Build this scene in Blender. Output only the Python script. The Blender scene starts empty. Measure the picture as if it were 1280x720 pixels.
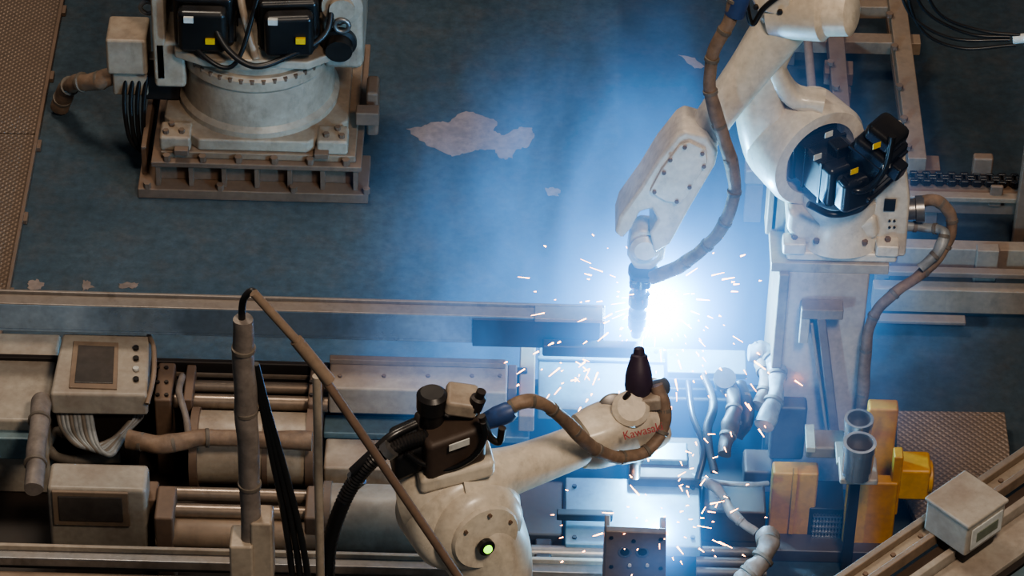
import bpy, math, random
from mathutils import Vector, Matrix
random.seed(7)
K=0.003                      # 1 drawing unit = 3 mm
TH=math.radians(40); RO=math.radians(1.5); D=4667.0
f=Vector((0,math.cos(TH),-math.sin(TH))); u0=Vector((0,math.sin(TH),math.cos(TH))); XA=Vector((1,0,0))
r_=XA*math.cos(RO)+u0*math.sin(RO); u_=u0*math.cos(RO)-XA*math.sin(RO)
C=-f*D
def H(px,py,z=0):
    d=f*D+r_*(px-640)+u_*(360-py); return C+d*((z-C.z)/d.z)
def V(px,py,y):
    d=f*D+r_*(px-640)+u_*(360-py); return C+d*((y-C.y)/d.y)
# ---------------------------------------------------------------- materials
def new(name):
    m=bpy.data.materials.new(name); m.use_nodes=True; nt=m.node_tree; nt.nodes.clear(); return m,nt
def N(nt,t,**k):
    n=nt.nodes.new(t)
    for a,b in k.items(): setattr(n,a,b)
    return n
GRIME=(.055,.040,.030)
def mat(name,c1,c2,rough=.6,metal=0.,scale=5,fine=45,amt=.6,bump=.03,dust=None,dustamt=.6,lo=.42,hi=.68,grime=.4):
    m,nt=new(name); L=nt.links.new
    out=N(nt,'ShaderNodeOutputMaterial'); b=N(nt,'ShaderNodeBsdfPrincipled'); L(b.outputs[0],out.inputs[0])
    tc=N(nt,'ShaderNodeTexCoord')
    n1=N(nt,'ShaderNodeTexNoise'); n1.inputs['Scale'].default_value=scale; n1.inputs['Detail'].default_value=6; n1.inputs['Roughness'].default_value=.6
    n2=N(nt,'ShaderNodeTexNoise'); n2.inputs['Scale'].default_value=fine; n2.inputs['Detail'].default_value=3
    L(tc.outputs['Object'],n1.inputs['Vector']); L(tc.outputs['Object'],n2.inputs['Vector'])
    mr=N(nt,'ShaderNodeMapRange'); mr.inputs[1].default_value=lo; mr.inputs[2].default_value=hi; mr.inputs[4].default_value=amt; L(n1.outputs[0],mr.inputs[0])
    mx=N(nt,'ShaderNodeMix',data_type='RGBA'); L(mr.outputs[0],mx.inputs[0]); mx.inputs[6].default_value=(*c1,1); mx.inputs[7].default_value=(*c2,1)
    col=mx.outputs[2]
    m2=N(nt,'ShaderNodeMapRange'); m2.inputs[1].default_value=.3; m2.inputs[2].default_value=.7; m2.inputs[3].default_value=.88; m2.inputs[4].default_value=1.06; L(n2.outputs[0],m2.inputs[0])
    ml=N(nt,'ShaderNodeMix',data_type='RGBA',blend_type='MULTIPLY'); ml.inputs[0].default_value=1; L(col,ml.inputs[6]); L(m2.outputs[0],ml.inputs[7]); col=ml.outputs[2]
    if grime:
        mpg=N(nt,'ShaderNodeMapping'); mpg.inputs['Scale'].default_value=(1,1,.45); mpg.inputs['Location'].default_value=(3.1,7.7,1.3); L(tc.outputs['Object'],mpg.inputs[0])
        n4=N(nt,'ShaderNodeTexNoise'); n4.inputs['Scale'].default_value=16; n4.inputs['Detail'].default_value=7; n4.inputs['Roughness'].default_value=.72; L(mpg.outputs[0],n4.inputs['Vector'])
        mg=N(nt,'ShaderNodeMapRange'); mg.inputs[1].default_value=.52; mg.inputs[2].default_value=.74; mg.inputs[4].default_value=grime; L(n4.outputs[0],mg.inputs[0])
        mxg=N(nt,'ShaderNodeMix',data_type='RGBA'); L(mg.outputs[0],mxg.inputs[0]); L(col,mxg.inputs[6]); mxg.inputs[7].default_value=(*GRIME,1); col=mxg.outputs[2]
    if dust:
        g=N(nt,'ShaderNodeNewGeometry'); s=N(nt,'ShaderNodeSeparateXYZ'); L(g.outputs['Normal'],s.inputs[0])
        md=N(nt,'ShaderNodeMapRange'); md.inputs[1].default_value=.2; md.inputs[2].default_value=.95; md.inputs[4].default_value=dustamt; L(s.outputs[2],md.inputs[0])
        mu=N(nt,'ShaderNodeMath',operation='MULTIPLY'); L(md.outputs[0],mu.inputs[0]); 
        m3=N(nt,'ShaderNodeMapRange'); m3.inputs[1].default_value=.35; m3.inputs[2].default_value=.6; m3.inputs[3].default_value=.35; L(n1.outputs[0],m3.inputs[0]); L(m3.outputs[0],mu.inputs[1])
        mx2=N(nt,'ShaderNodeMix',data_type='RGBA'); L(mu.outputs[0],mx2.inputs[0]); L(col,mx2.inputs[6]); mx2.inputs[7].default_value=(*dust,1); col=mx2.outputs[2]
    L(col,b.inputs['Base Color'])
    mr2=N(nt,'ShaderNodeMapRange'); mr2.inputs[1].default_value=.3; mr2.inputs[2].default_value=.7; mr2.inputs[3].default_value=max(.05,rough-.08); mr2.inputs[4].default_value=min(1,rough+.12); L(n1.outputs[0],mr2.inputs[0]); L(mr2.outputs[0],b.inputs['Roughness'])
    b.inputs['Metallic'].default_value=metal
    if bump:
        bp=N(nt,'ShaderNodeBump'); bp.inputs['Strength'].default_value=bump; bp.inputs['Distance'].default_value=.004; L(n2.outputs[0],bp.inputs['Height']); L(bp.outputs[0],b.inputs['Normal'])
    return m
def emis(name,c,s):
    m,nt=new(name); o=N(nt,'ShaderNodeOutputMaterial'); e=N(nt,'ShaderNodeEmission'); e.inputs[0].default_value=(*c,1); e.inputs[1].default_value=s; nt.links.new(e.outputs[0],o.inputs[0]); return m
DUST=(.20,.138,.097)
M={}
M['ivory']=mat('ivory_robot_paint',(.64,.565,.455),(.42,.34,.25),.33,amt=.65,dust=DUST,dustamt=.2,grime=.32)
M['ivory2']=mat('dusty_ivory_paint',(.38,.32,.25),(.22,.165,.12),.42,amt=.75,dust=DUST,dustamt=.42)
M['grey']=mat('pale_grey_enclosure',(.38,.34,.285),(.25,.20,.16),.42,amt=.7,dust=DUST,dustamt=.3,grime=.3)
M['column']=mat('pedestal_paint',(.47,.38,.305),(.31,.235,.18),.5,amt=.75,dust=DUST,dustamt=.4,scale=3,grime=.3)
M['beige']=mat('dusty_beige_steel',(.25,.18,.125),(.14,.096,.065),.55,dust=DUST,dustamt=.4)
M['brown']=mat('brown_dust_steel',(.17,.11,.076),(.085,.055,.039),.6,dust=DUST,dustamt=.45)
M['dark']=mat('grimy_dark_steel',(.018,.014,.012),(.008,.007,.007),.5,dust=(.055,.037,.027),dustamt=.5,grime=0)
M['dbrown']=mat('dark_brown_steel',(.055,.036,.027),(.025,.018,.015),.5,dust=(.10,.068,.048),dustamt=.5,grime=0)
M['fixt']=mat('scaled_grey_brown_steel',(.16,.125,.105),(.09,.07,.06),.5,dust=DUST,dustamt=.3)
M['black']=mat('black_plastic',(.009,.009,.010),(.018,.016,.014),.3,bump=.02,dust=(.06,.045,.035),dustamt=.25,grime=0)
M['steel']=mat('worn_steel',(.28,.28,.28),(.14,.12,.10),.33,metal=.75,dust=DUST,dustamt=.3)
M['beamtop']=mat('beam_flange_steel',(.27,.24,.215),(.17,.135,.11),.35,metal=.35,scale=3,dust=DUST,dustamt=.35)
M['web']=mat('web_steel_blue_sheen',(.30,.40,.50),(.10,.14,.18),.25,metal=.2,scale=1.6,lo=.35,hi=.58,amt=.95,grime=.25)  # steel with its bluish sheen painted into the base colour
M['chrome']=mat('chrome',(.72,.68,.63),(.45,.38,.33),.2,metal=.9,bump=.02,grime=.1)
M['rod']=mat('hydraulic_rod_steel',(.30,.24,.19),(.17,.12,.088),.33,metal=.55,dust=DUST,dustamt=.3)
M['blue']=mat('pale_blue_grey_plate',(.14,.215,.24),(.09,.12,.13),.35,metal=.2,dust=DUST,dustamt=.12)
M['yellow']=mat('ochre_yellow_paint',(.56,.26,.012),(.36,.15,.012),.45,dust=(.3,.17,.07),dustamt=.15,grime=.3)
M['wrap']=mat('dusty_hose_wrap',(.23,.155,.105),(.10,.068,.05),.6,scale=20,bump=.3)
M['wrapg']=mat('grey_brown_wrap',(.22,.185,.16),(.10,.08,.068),.55,scale=14,bump=.3)
M['wrapw']=mat('pale_plastic_wrap',(.25,.26,.26),(.12,.11,.10),.45,scale=18,bump=.3)
M['hose']=mat('grey_hose',(.15,.125,.10),(.08,.065,.05),.6)
M['purple']=mat('dark_torch_cover',(.035,.018,.033),(.017,.010,.017),.5,grime=0)
M['bluec']=mat('blue_connector',(.03,.07,.2),(.02,.03,.08),.45)
M['label']=mat('label_white',(.6,.6,.56),(.4,.4,.36),.5)
M['labely']=mat('label_yellow',(.75,.5,.02),(.6,.4,.02),.5)
M['red']=mat('red_lettering',(.28,.02,.03),(.2,.02,.02),.5)
M['glass']=mat('display_glass',(.09,.075,.065),(.045,.04,.035),.15,bump=0,grime=0)
M['lcd']=mat('lcd_panel',(.16,.18,.13),(.12,.13,.1),.2,bump=0,grime=0)
M['paint']=mat('bare_concrete',(.24,.18,.148),(.12,.087,.07),.85,scale=12)
M['green']=emis('green_lamp_glow',(.35,1,.02),3)
M['spark']=emis('spark_glow',(1,.33,.13),22)
M['arc']=emis('arc_core_glow',(.6,.85,1),800)
def treadmat(name,c1,c2):
    m=mat(name,c1,c2,.5,metal=.3,dust=DUST,dustamt=.5,bump=0); nt=m.node_tree; L=nt.links.new
    b=[n for n in nt.nodes if n.type=='BSDF_PRINCIPLED'][0]; tc=[n for n in nt.nodes if n.type=='TEX_COORD'][0]
    mp=N(nt,'ShaderNodeMapping'); mp.inputs['Rotation'].default_value=(0,0,math.radians(45)); L(tc.outputs['Object'],mp.inputs[0])
    s=N(nt,'ShaderNodeSeparateXYZ'); L(mp.outputs[0],s.inputs[0])
    def sn(o,fr):
        a=N(nt,'ShaderNodeMath',operation='MULTIPLY'); a.inputs[1].default_value=fr; L(o,a.inputs[0]); q=N(nt,'ShaderNodeMath',operation='SINE'); L(a.outputs[0],q.inputs[0]); return q.outputs[0]
    a=sn(s.outputs[0],170); c=sn(s.outputs[1],170)
    p=N(nt,'ShaderNodeMath',operation='MULTIPLY'); L(a,p.inputs[0]); L(c,p.inputs[1])
    ab=N(nt,'ShaderNodeMath',operation='ABSOLUTE'); L(p.outputs[0],ab.inputs[0])
    bp=N(nt,'ShaderNodeBump'); bp.inputs['Strength'].default_value=.8; bp.inputs['Distance'].default_value=.006; L(ab.outputs[0],bp.inputs['Height']); L(bp.outputs[0],b.inputs['Normal'])
    return m
M['tread']=treadmat('tread_plate_steel',(.22,.16,.12),(.13,.093,.072))
def floormat():
    m,nt=new('painted_floor'); L=nt.links.new
    o=N(nt,'ShaderNodeOutputMaterial'); b=N(nt,'ShaderNodeBsdfPrincipled'); L(b.outputs[0],o.inputs[0]); tc=N(nt,'ShaderNodeTexCoord')
    def noi(s,d=8,r=.6):
        n=N(nt,'ShaderNodeTexNoise'); n.inputs['Scale'].default_value=s; n.inputs['Detail'].default_value=d; n.inputs['Roughness'].default_value=r; L(tc.outputs['Object'],n.inputs['Vector']); return n
    n1=noi(1.6); n2=noi(7,10,.72); n3=noi(120,3); n5=noi(26,8,.7)
    r=N(nt,'ShaderNodeValToRGB'); r.color_ramp.elements[0].position=.32; r.color_ramp.elements[0].color=(.028,.050,.066,1); r.color_ramp.elements[1].position=.7; r.color_ramp.elements[1].color=(.052,.078,.097,1); L(n1.outputs[0],r.inputs[0])
    s=N(nt,'ShaderNodeMapRange'); s.inputs[1].default_value=.47; s.inputs[2].default_value=.75; s.inputs[4].default_value=.65; L(n2.outputs[0],s.inputs[0])
    mx=N(nt,'ShaderNodeMix',data_type='RGBA'); L(s.outputs[0],mx.inputs[0]); L(r.outputs[0],mx.inputs[6]); mx.inputs[7].default_value=(.085,.075,.068,1)
    s5=N(nt,'ShaderNodeMapRange'); s5.inputs[1].default_value=.35; s5.inputs[2].default_value=.65; s5.inputs[3].default_value=.72; s5.inputs[4].default_value=1.18; L(n5.outputs[0],s5.inputs[0])
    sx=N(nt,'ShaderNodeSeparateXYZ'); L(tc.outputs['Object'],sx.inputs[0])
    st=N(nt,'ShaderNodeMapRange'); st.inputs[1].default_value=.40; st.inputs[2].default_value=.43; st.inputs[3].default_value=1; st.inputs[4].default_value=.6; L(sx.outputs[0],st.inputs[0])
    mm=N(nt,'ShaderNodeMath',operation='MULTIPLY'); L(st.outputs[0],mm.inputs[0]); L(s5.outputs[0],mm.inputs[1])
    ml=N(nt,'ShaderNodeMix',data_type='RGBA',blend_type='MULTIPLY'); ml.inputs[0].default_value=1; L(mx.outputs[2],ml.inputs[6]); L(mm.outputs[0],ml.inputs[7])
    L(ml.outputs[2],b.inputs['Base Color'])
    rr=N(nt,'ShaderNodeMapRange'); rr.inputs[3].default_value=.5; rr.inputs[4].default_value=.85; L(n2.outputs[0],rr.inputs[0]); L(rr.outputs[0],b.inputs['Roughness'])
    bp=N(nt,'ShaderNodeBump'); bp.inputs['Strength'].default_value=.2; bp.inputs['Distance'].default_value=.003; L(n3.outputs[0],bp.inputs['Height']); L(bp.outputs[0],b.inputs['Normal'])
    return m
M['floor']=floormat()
# ---------------------------------------------------------------- builders
GROUPS=[]
class G:
    def __init__(s,name): s.name=name; s.parts=[]; GROUPS.append(s)
def mk(g,name,vs,fs,m,bev=0,smooth=True):
    me=bpy.data.meshes.new(name); me.from_pydata([tuple(Vector(v)*K) for v in vs],[],fs); me.update()
    import bmesh
    bm=bmesh.new(); bm.from_mesh(me); bmesh.ops.recalc_face_normals(bm,faces=bm.faces); bm.to_mesh(me); bm.free()
    ob=bpy.data.objects.new(name,me); bpy.context.scene.collection.objects.link(ob)
    me.materials.append(M[m])
    if smooth:
        for p in me.polygons: p.use_smooth=True
    if bev:
        b=ob.modifiers.new('b','BEVEL'); b.width=bev*K; b.segments=2; b.limit_method='ANGLE'; b.angle_limit=math.radians(40); b.harden_normals=True
    elif smooth: me.set_sharp_from_angle(angle=math.radians(38))
    if g: g.parts.append(ob)
    return ob
BF=[(0,1,2,3),(7,6,5,4),(0,4,5,1),(1,5,6,2),(2,6,7,3),(3,7,4,0)]
def bx(g,name,x0,x1,y0,y1,z0,z1,m,bev=1.5):
    return mk(g,name,[(x0,y0,z0),(x1,y0,z0),(x1,y1,z0),(x0,y1,z0),(x0,y0,z1),(x1,y0,z1),(x1,y1,z1),(x0,y1,z1)],BF,m,bev)
def obx(g,name,c,ax,ay,az,sz,m,bev=1.5):
    ax,ay,az=[Vector(a).normalized() for a in (ax,ay,az)]; c=Vector(c); v=[]
    for dz in(-.5,.5):
        for dx,dy in((-.5,-.5),(.5,-.5),(.5,.5),(-.5,.5)): v.append(c+ax*dx*sz[0]+ay*dy*sz[1]+az*dz*sz[2])
    return mk(g,name,v,BF,m,bev)
def beam(g,name,p0,p1,w,h,m,bev=1.5,up=(0,0,1)):
    p0,p1=Vector(p0),Vector(p1); a=(p1-p0).normalized(); s=a.cross(Vector(up)).normalized(); t=s.cross(a)
    return obx(g,name,(p0+p1)/2,a,s,t,((p1-p0).length,w,h),m,bev)
def blk(g,name,px0,px1,a,b,c,z,m,bev=1.5,zb=None):
    pm=(px0+px1)/2; yf=H(pm,b,z).y; yb=H(pm,a,z).y
    if zb is None: zb=max(0,V(pm,c,yf).z)
    return bx(g,name,V(px0,b,yf).x,V(px1,b,yf).x,yf,yb,zb,z,m,bev)
def fb(g,name,px0,px1,pt,pb,y,d,m,bev=1.5):
    pm=(px0+px1)/2; z1=V(pm,pt,y).z; z0=max(0,V(pm,pb,y).z)
    return bx(g,name,V(px0,pt,y).x,V(px1,pt,y).x,y,y+d,z0,z1,m,bev)
def frame(a,up=None):
    a=Vector(a).normalized(); up=Vector(up) if up else (Vector((0,0,1)) if abs(a.z)<.9 else Vector((0,1,0)))
    s=a.cross(up).normalized(); t=s.cross(a).normalized(); return a,s,t
def lathe_data(p,axis,prof,seg=28):
    a,s,t=frame(axis); p=Vector(p); vs=[];fs=[]
    for (d,r) in prof:
        for i in range(seg):
            w=2*math.pi*i/seg; vs.append(p+a*d+s*math.cos(w)*r+t*math.sin(w)*r)
    n=len(prof)
    for j in range(n-1):
        for i in range(seg):
            k=(i+1)%seg; fs.append((j*seg+i,j*seg+k,(j+1)*seg+k,(j+1)*seg+i))
    fs.append(tuple(range(seg))[::-1]); fs.append(tuple((n-1)*seg+i for i in range(seg)))
    return vs,fs
def lathe(g,name,p,axis,prof,m,seg=32,bev=0):
    v,fc=lathe_data(p,axis,prof,seg); return mk(g,name,v,fc,m,bev)
def cyl(g,name,p0,p1,r,m,r1=None,seg=28,bev=0):
    p0,p1=Vector(p0),Vector(p1); return lathe(g,name,p0,p1-p0,[(0,r),((p1-p0).length,r if r1 is None else r1)],m,seg,bev)
def bolts(g,name,pts,axis,r,h,m,seg=6):
    V_=[];F_=[]
    for p in pts:
        v,fc=lathe_data(p,axis,[(-.5,r),(h,r)],seg); o=len(V_); V_+=v; F_+=[tuple(i+o for i in q) for q in fc]
    return mk(g,name,V_,F_,m)
def catmull(pts,n=8):
    P=[Vector(p) for p in pts]; P=[P[0]*2-P[1]]+P+[P[-1]*2-P[-2]]; o=[]
    for i in range(1,len(P)-2):
        for k in range(n):
            t=k/n; a,b,c,d=P[i-1],P[i],P[i+1],P[i+2]
            o.append(.5*((2*b)+(c-a)*t+(2*a-5*b+4*c-d)*t*t+(3*b-a-3*c+d)*t**3))
    o.append(P[-2]); return o
def tube(g,name,pts,r,m,wob=0,seg=12,n=8,ribs=0):
    if wob: n=14; seg=16
    P=catmull(pts,n) if len(pts)>2 else [Vector(pts[0]).lerp(Vector(pts[1]),i/12) for i in range(13)]
    vs=[];fs=[]; s=None; w0=random.uniform(-1,1); w1=random.uniform(-1,1); step=9
    for i,p in enumerate(P):
        t=(P[min(i+1,len(P)-1)]-P[max(i-1,0)]).normalized()
        if s is None: _,s,_=frame(t)
        s=(s-t*s.dot(t)).normalized(); w=t.cross(s)
        if i%step==0: w0=w1; w1=random.uniform(-1,1)
        fr=(i%step)/step; rr=r*(1+.7*wob*(w0*(1-fr)+w1*fr))
        if ribs: rr*=1+.12*(i%2)
        for k in range(seg):
            q=2*math.pi*k/seg; e=rr*(1+(.22*wob*math.sin(q+i*.55)+.25*wob*math.sin(3*q-i*.3) if wob else 0)); vs.append(p+s*math.cos(q)*e+w*math.sin(q)*e)
    for j in range(len(P)-1):
        for i in range(seg):
            k=(i+1)%seg; fs.append((j*seg+i,j*seg+k,(j+1)*seg+k,(j+1)*seg+i))
    fs.append(tuple(range(seg))[::-1]); fs.append(tuple((len(P)-1)*seg+i for i in range(seg)))
    ob=mk(g,name,vs,fs,m)
    if wob and r>5:   # tape bands around wrapped hoses
        V_=[];F_=[]
        for i in range(6,len(P)-4,13):
            a=(P[i+1]-P[i-1]).normalized(); v,fc=lathe_data(P[i],a,[(-2.2,r*1.0),(-1.8,r*1.1),(1.8,r*1.1),(2.2,r*1.0)],16); o=len(V_); V_+=v; F_+=[tuple(q+o for q in z) for z in fc]
        if V_: mk(g,name+'_tape',V_,F_,'hose')
    return ob
def loft(g,name,st,m,up=(0,-1,0),ex=2.6,seg=36,n=5,bev=0):
    pc=catmull([s[0] for s in st],n); wc=catmull([(s[1],s[2],0) for s in st],n)
    vs=[];fs=[]
    for i,p in enumerate(pc):
        t=(pc[min(i+1,len(pc)-1)]-pc[max(i-1,0)]).normalized(); s=t.cross(Vector(up)).normalized(); w=s.cross(t)
        for k in range(seg):
            q=2*math.pi*k/seg; c,sn=math.cos(q),math.sin(q)
            vs.append(p+s*(abs(c)**(2/ex))*(1 if c>=0 else -1)*wc[i].x/2+w*(abs(sn)**(2/ex))*(1 if sn>=0 else -1)*wc[i].y/2)
    for j in range(len(pc)-1):
        for i in range(seg):
            k=(i+1)%seg; fs.append((j*seg+i,j*seg+k,(j+1)*seg+k,(j+1)*seg+i))
    fs.append(tuple(range(seg))[::-1]); fs.append(tuple((len(pc)-1)*seg+i for i in range(seg)))
    return mk(g,name,vs,fs,m,bev)
def prismv(g,name,out,y,d,m,bev=3):
    P=[V(a,b,y) for a,b in out]; n=len(P); Q=[p+Vector((0,d,0)) for p in P]
    return mk(g,name,P+Q,[tuple(range(n)),tuple(range(2*n-1,n-1,-1))]+[(i,(i+1)%n,n+(i+1)%n,n+i) for i in range(n)],m,bev)
def prismh(g,name,P,z0,z1,m,bev=1.5):
    n=len(P); a=[Vector((p[0],p[1],z1)) for p in P]; b=[Vector((p[0],p[1],z0)) for p in P]
    return mk(g,name,a+b,[tuple(range(n)),tuple(range(2*n-1,n-1,-1))]+[(i,(i+1)%n,n+(i+1)%n,n+i) for i in range(n)],m,bev)
def servo(g,name,c,ax,up,L,w,lab=True):
    a=Vector(ax).normalized(); u=Vector(up); s=a.cross(u).normalized(); u=s.cross(a).normalized(); c=Vector(c)
    obx(g,name+'_body',c,a,s,u,(L,w,w),'black',7)
    obx(g,name+'_flange',c-a*(L*.5),a,s,u,(8,w*1.1,w*1.1),'black',3)
    obx(g,name+'_encoder',c+a*(L*.5+11),a,s,u,(24,w*.82,w*.82),'black',8)
    for k in range(2): obx(g,name+'_band_%d'%k,c+a*(-L*.2+k*L*.45),a,s,u,(4,w*1.03,w*1.03),'black',.8)
    obx(g,name+'_connector',c+u*(w*.62)+a*(L*.15),a,s,u,(20,18,w*.3),'black',3)
# ================================================================ FLOOR
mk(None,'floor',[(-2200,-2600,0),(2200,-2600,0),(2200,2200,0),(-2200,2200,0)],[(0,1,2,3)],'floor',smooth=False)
def blob(name,outl,z=.6):
    g=G(name); P=[H(a,b,z) for a,b in outl]; o=[]
    n=len(P)
    for i in range(n):
        a,b=P[i],P[(i+1)%n]
        for t in(0,.2,.4,.6,.8):
            q=a.lerp(b,t); o.append((q.x+random.uniform(-1.6,1.6),q.y+random.uniform(-2.2,2.2)))
    prismh(g,'bare_area',o,0.05,z,'paint',0)
blob('peeled_paint_patch',[(508,160),(528,158),(545,151),(560,153),(575,141),(588,139),(606,146),(622,152),(618,163),(630,170),(650,158),(664,160),(668,172),(660,184),(645,186),(640,197),(626,199),(618,188),(604,186),(585,190),(566,196),(548,188),(525,176)])
blob('peeled_paint_patch',[(681,236),(690,234),(701,238),(698,245),(684,244)])
blob('peeled_paint_patch',[(35,352),(48,349),(56,356),(50,362),(36,361)])
blob('peeled_paint_patch',[(105,350),(112,352),(118,360),(104,363)])
blob('peeled_paint_patch',[(148,354),(160,352),(173,355),(170,360),(150,360)])
blob('peeled_paint_patch',[(848,68),(870,72),(880,84),(868,86)])
# tread plate left
g=G('tread_plate_walkway'); xe=H(45,180,5).x
ys=H(25,166,6).y
bx(g,'plate_near',-1100,xe-3,-230,ys-1,0,5,'tread',1); bx(g,'plate_far',-1100,xe-3,ys+1,1100,0,5,'tread',1)
bx(g,'edge_angle',xe-3,xe+2,-230,1100,0,9,'brown',1)
for i in range(7): 
    bx(g,'clamp_%d'%i,xe-2,xe+7,-200+i*150,-182+i*150,0,7,'brown',1)
# ================================================================ LEFT ROBOT (upper-left)
g=G('industrial_robot')
blk(g,'skid_plate',172,460,190,240,255,15,'brown',zb=0)
yF=H(316,240,15).y
X0,X1=V(190,225,yF+8).x,V(452,225,yF+8).x
bx(g,'skid_web',X0+8,X1-8,yF+22,yF+260,15,48,'brown')
for i in range(7):
    xx=X0+8+i*(X1-X0-16)/6; bx(g,'stiffener_%d'%i,xx-3,xx+3,yF+8,yF+24,15,48,'brown',.5)
bx(g,'skid_top_flange',X0,X1,yF+4,yF+270,48,56,'brown')
bx(g,'skid_rear_web',X0-15,X0-8,yF+30,yF+260,15,60,'brown')
bx(g,'riser_plate',X0+12,X1-8,yF+14,yF+262,56,66,'beige')
cx=H(318,150,100).x; cy=yF+14+112
oc=[]
for sx,sy in((-1,-1),(1,-1),(1,1),(-1,1)):
    q=[(sx*118,sy*60),(sx*70,sy*108)] 
    oc+= [q[0],q[1]] if (sx,sy) in((-1,-1),(1,1)) else [q[1],q[0]]
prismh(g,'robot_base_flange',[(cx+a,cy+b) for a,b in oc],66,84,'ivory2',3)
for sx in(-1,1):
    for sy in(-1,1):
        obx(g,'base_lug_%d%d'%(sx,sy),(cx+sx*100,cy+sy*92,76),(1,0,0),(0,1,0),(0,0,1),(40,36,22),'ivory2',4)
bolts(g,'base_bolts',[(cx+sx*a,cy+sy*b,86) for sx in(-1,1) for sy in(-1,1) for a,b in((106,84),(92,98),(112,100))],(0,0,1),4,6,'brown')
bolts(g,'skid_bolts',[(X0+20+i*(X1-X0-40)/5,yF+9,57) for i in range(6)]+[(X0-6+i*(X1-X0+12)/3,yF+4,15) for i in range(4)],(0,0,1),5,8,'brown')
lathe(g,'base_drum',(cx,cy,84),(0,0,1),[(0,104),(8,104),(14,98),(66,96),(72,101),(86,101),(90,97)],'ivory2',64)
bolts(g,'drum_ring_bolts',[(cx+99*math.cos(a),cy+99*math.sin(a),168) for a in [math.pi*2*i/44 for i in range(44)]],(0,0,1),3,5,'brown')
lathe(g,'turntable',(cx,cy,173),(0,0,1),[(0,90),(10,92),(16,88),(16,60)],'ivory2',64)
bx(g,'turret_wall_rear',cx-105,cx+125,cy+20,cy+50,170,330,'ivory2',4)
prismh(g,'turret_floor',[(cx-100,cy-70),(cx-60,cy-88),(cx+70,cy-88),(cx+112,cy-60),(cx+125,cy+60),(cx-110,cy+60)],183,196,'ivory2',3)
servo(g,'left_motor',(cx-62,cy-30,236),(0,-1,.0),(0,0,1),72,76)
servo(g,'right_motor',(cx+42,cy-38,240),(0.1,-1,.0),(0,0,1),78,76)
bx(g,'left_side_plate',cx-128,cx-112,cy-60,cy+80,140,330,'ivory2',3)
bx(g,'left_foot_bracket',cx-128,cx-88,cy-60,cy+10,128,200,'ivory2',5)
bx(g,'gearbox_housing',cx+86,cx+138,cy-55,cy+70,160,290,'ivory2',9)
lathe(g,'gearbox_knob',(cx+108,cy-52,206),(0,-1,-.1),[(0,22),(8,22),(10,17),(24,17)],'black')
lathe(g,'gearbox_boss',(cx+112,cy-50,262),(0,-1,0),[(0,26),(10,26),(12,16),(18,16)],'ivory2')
tube(g,'lift_bar',[(cx-22,cy+30,330),(cx-16,cy-50,270),(cx+4,cy-84,196)],5,'ivory2')
tube(g,'motor_cable',[(cx-55,cy-72,255),(cx-30,cy-100,222),(cx+4,cy-112,205),(cx+44,cy-100,212),(cx+92,cy-80,235),(cx+100,cy-50,280)],4,'black')
tube(g,'motor_cable_2',[(cx-95,cy-50,230),(cx-60,cy-94,205),(cx-20,cy-100,200),(cx+10,cy-70,290)],3,'black')
for nm,q in(('eye_bolt_a',(cx-135,cy-30,262)),('eye_bolt_b',(cx-135,cy-30,234)),('eye_bolt_c',(cx+112,cy-66,240))):
    t=[(q[0]+9*math.cos(a),q[1]-3,q[2]+9*math.sin(a)) for a in [math.pi*2*i/10 for i in range(11)]]; tube(g,nm,t,3,'steel',n=3)
for i,(dx,dz,dm) in enumerate(((-78,258,'label'),(-52,226,'labely'),(28,266,'label'),(62,238,'labely'))):
    bx(g,'sticker_%d'%i,cx+dx-6,cx+dx+6,cy-(92 if i<2 else 103),cy-(88 if i<2 else 98),dz-4,dz+4,dm,0)
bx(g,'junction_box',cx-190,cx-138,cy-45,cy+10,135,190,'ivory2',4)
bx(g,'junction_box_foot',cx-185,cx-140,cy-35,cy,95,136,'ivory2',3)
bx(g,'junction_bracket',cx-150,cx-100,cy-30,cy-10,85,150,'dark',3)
tube(g,'wrapped_hose',[(cx-268,cy+50,10),(cx-255,cy+35,50),(cx-236,cy+5,84),(cx-210,cy-10,98),(cx-180,cy-18,116)],12,'wrap',wob=.22)
for i in range(4): tube(g,'hanging_cable_%d'%i,[(cx-168+i*9,cy-30,125),(cx-170+i*8,cy-46,80),(cx-160+i*6,cy-60,35),(cx-130+i*6,cy-56,16)],3,'black')
bx(g,'right_clamp_block',X1+2,X1+18,yF+90,yF+130,40,110,'brown',4)
bx(g,'right_clamp_bar',X1-10,X1+20,yF+60,yF+80,80,100,'brown',2)
bx(g,'clamp_bolt_strip',X0+30,X0+48,yF+6,yF+60,66,74,'brown',1); bx(g,'clamp_bolt_strip_r',X1-60,X1-42,yF+6,yF+60,66,74,'brown',1)
# ================================================================ TOP RIGHT FRAMES
g=G('conveyor_frame')
p=lambda a,b,z:H(a,b,z)
beam(g,'long_rail',p(1112,-60,60),p(1146,208,60),24,26,'beige')
beam(g,'long_rail_lip',p(1100,-60,48),p(1134,208,48),6,14,'brown')
beam(g,'second_rail',p(1035,-60,60),p(1052,150,60),22,24,'brown')
beam(g,'cross_rail_a',p(985,52,52),p(1150,56,52),22,20,'beige')
beam(g,'cross_rail_b',p(960,10,52),p(1130,12,52),18,20,'beige')
beam(g,'cross_rail_c',p(1030,90,52),p(1066,92,52),30,20,'brown')
tube(g,'round_rod',[p(1002,-40,80),p(1016,125,80)],6,'beige')
for i,q in enumerate([(1040,10),(1052,130),(1118,30),(1142,190),(985,60),(1130,110)]):
    a=p(q[0],q[1],0); bx(g,'leg_%d'%i,a.x-7,a.x+7,a.y-40,a.y-26,0,50,'brown')
bolts(g,'rail_bolts',[p(a,b,75) for a,b in((1112,20),(1118,60),(1124,110),(1130,150),(1135,185),(1038,80),(1045,110))],(0,0,1),5,5,'brown')
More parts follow.
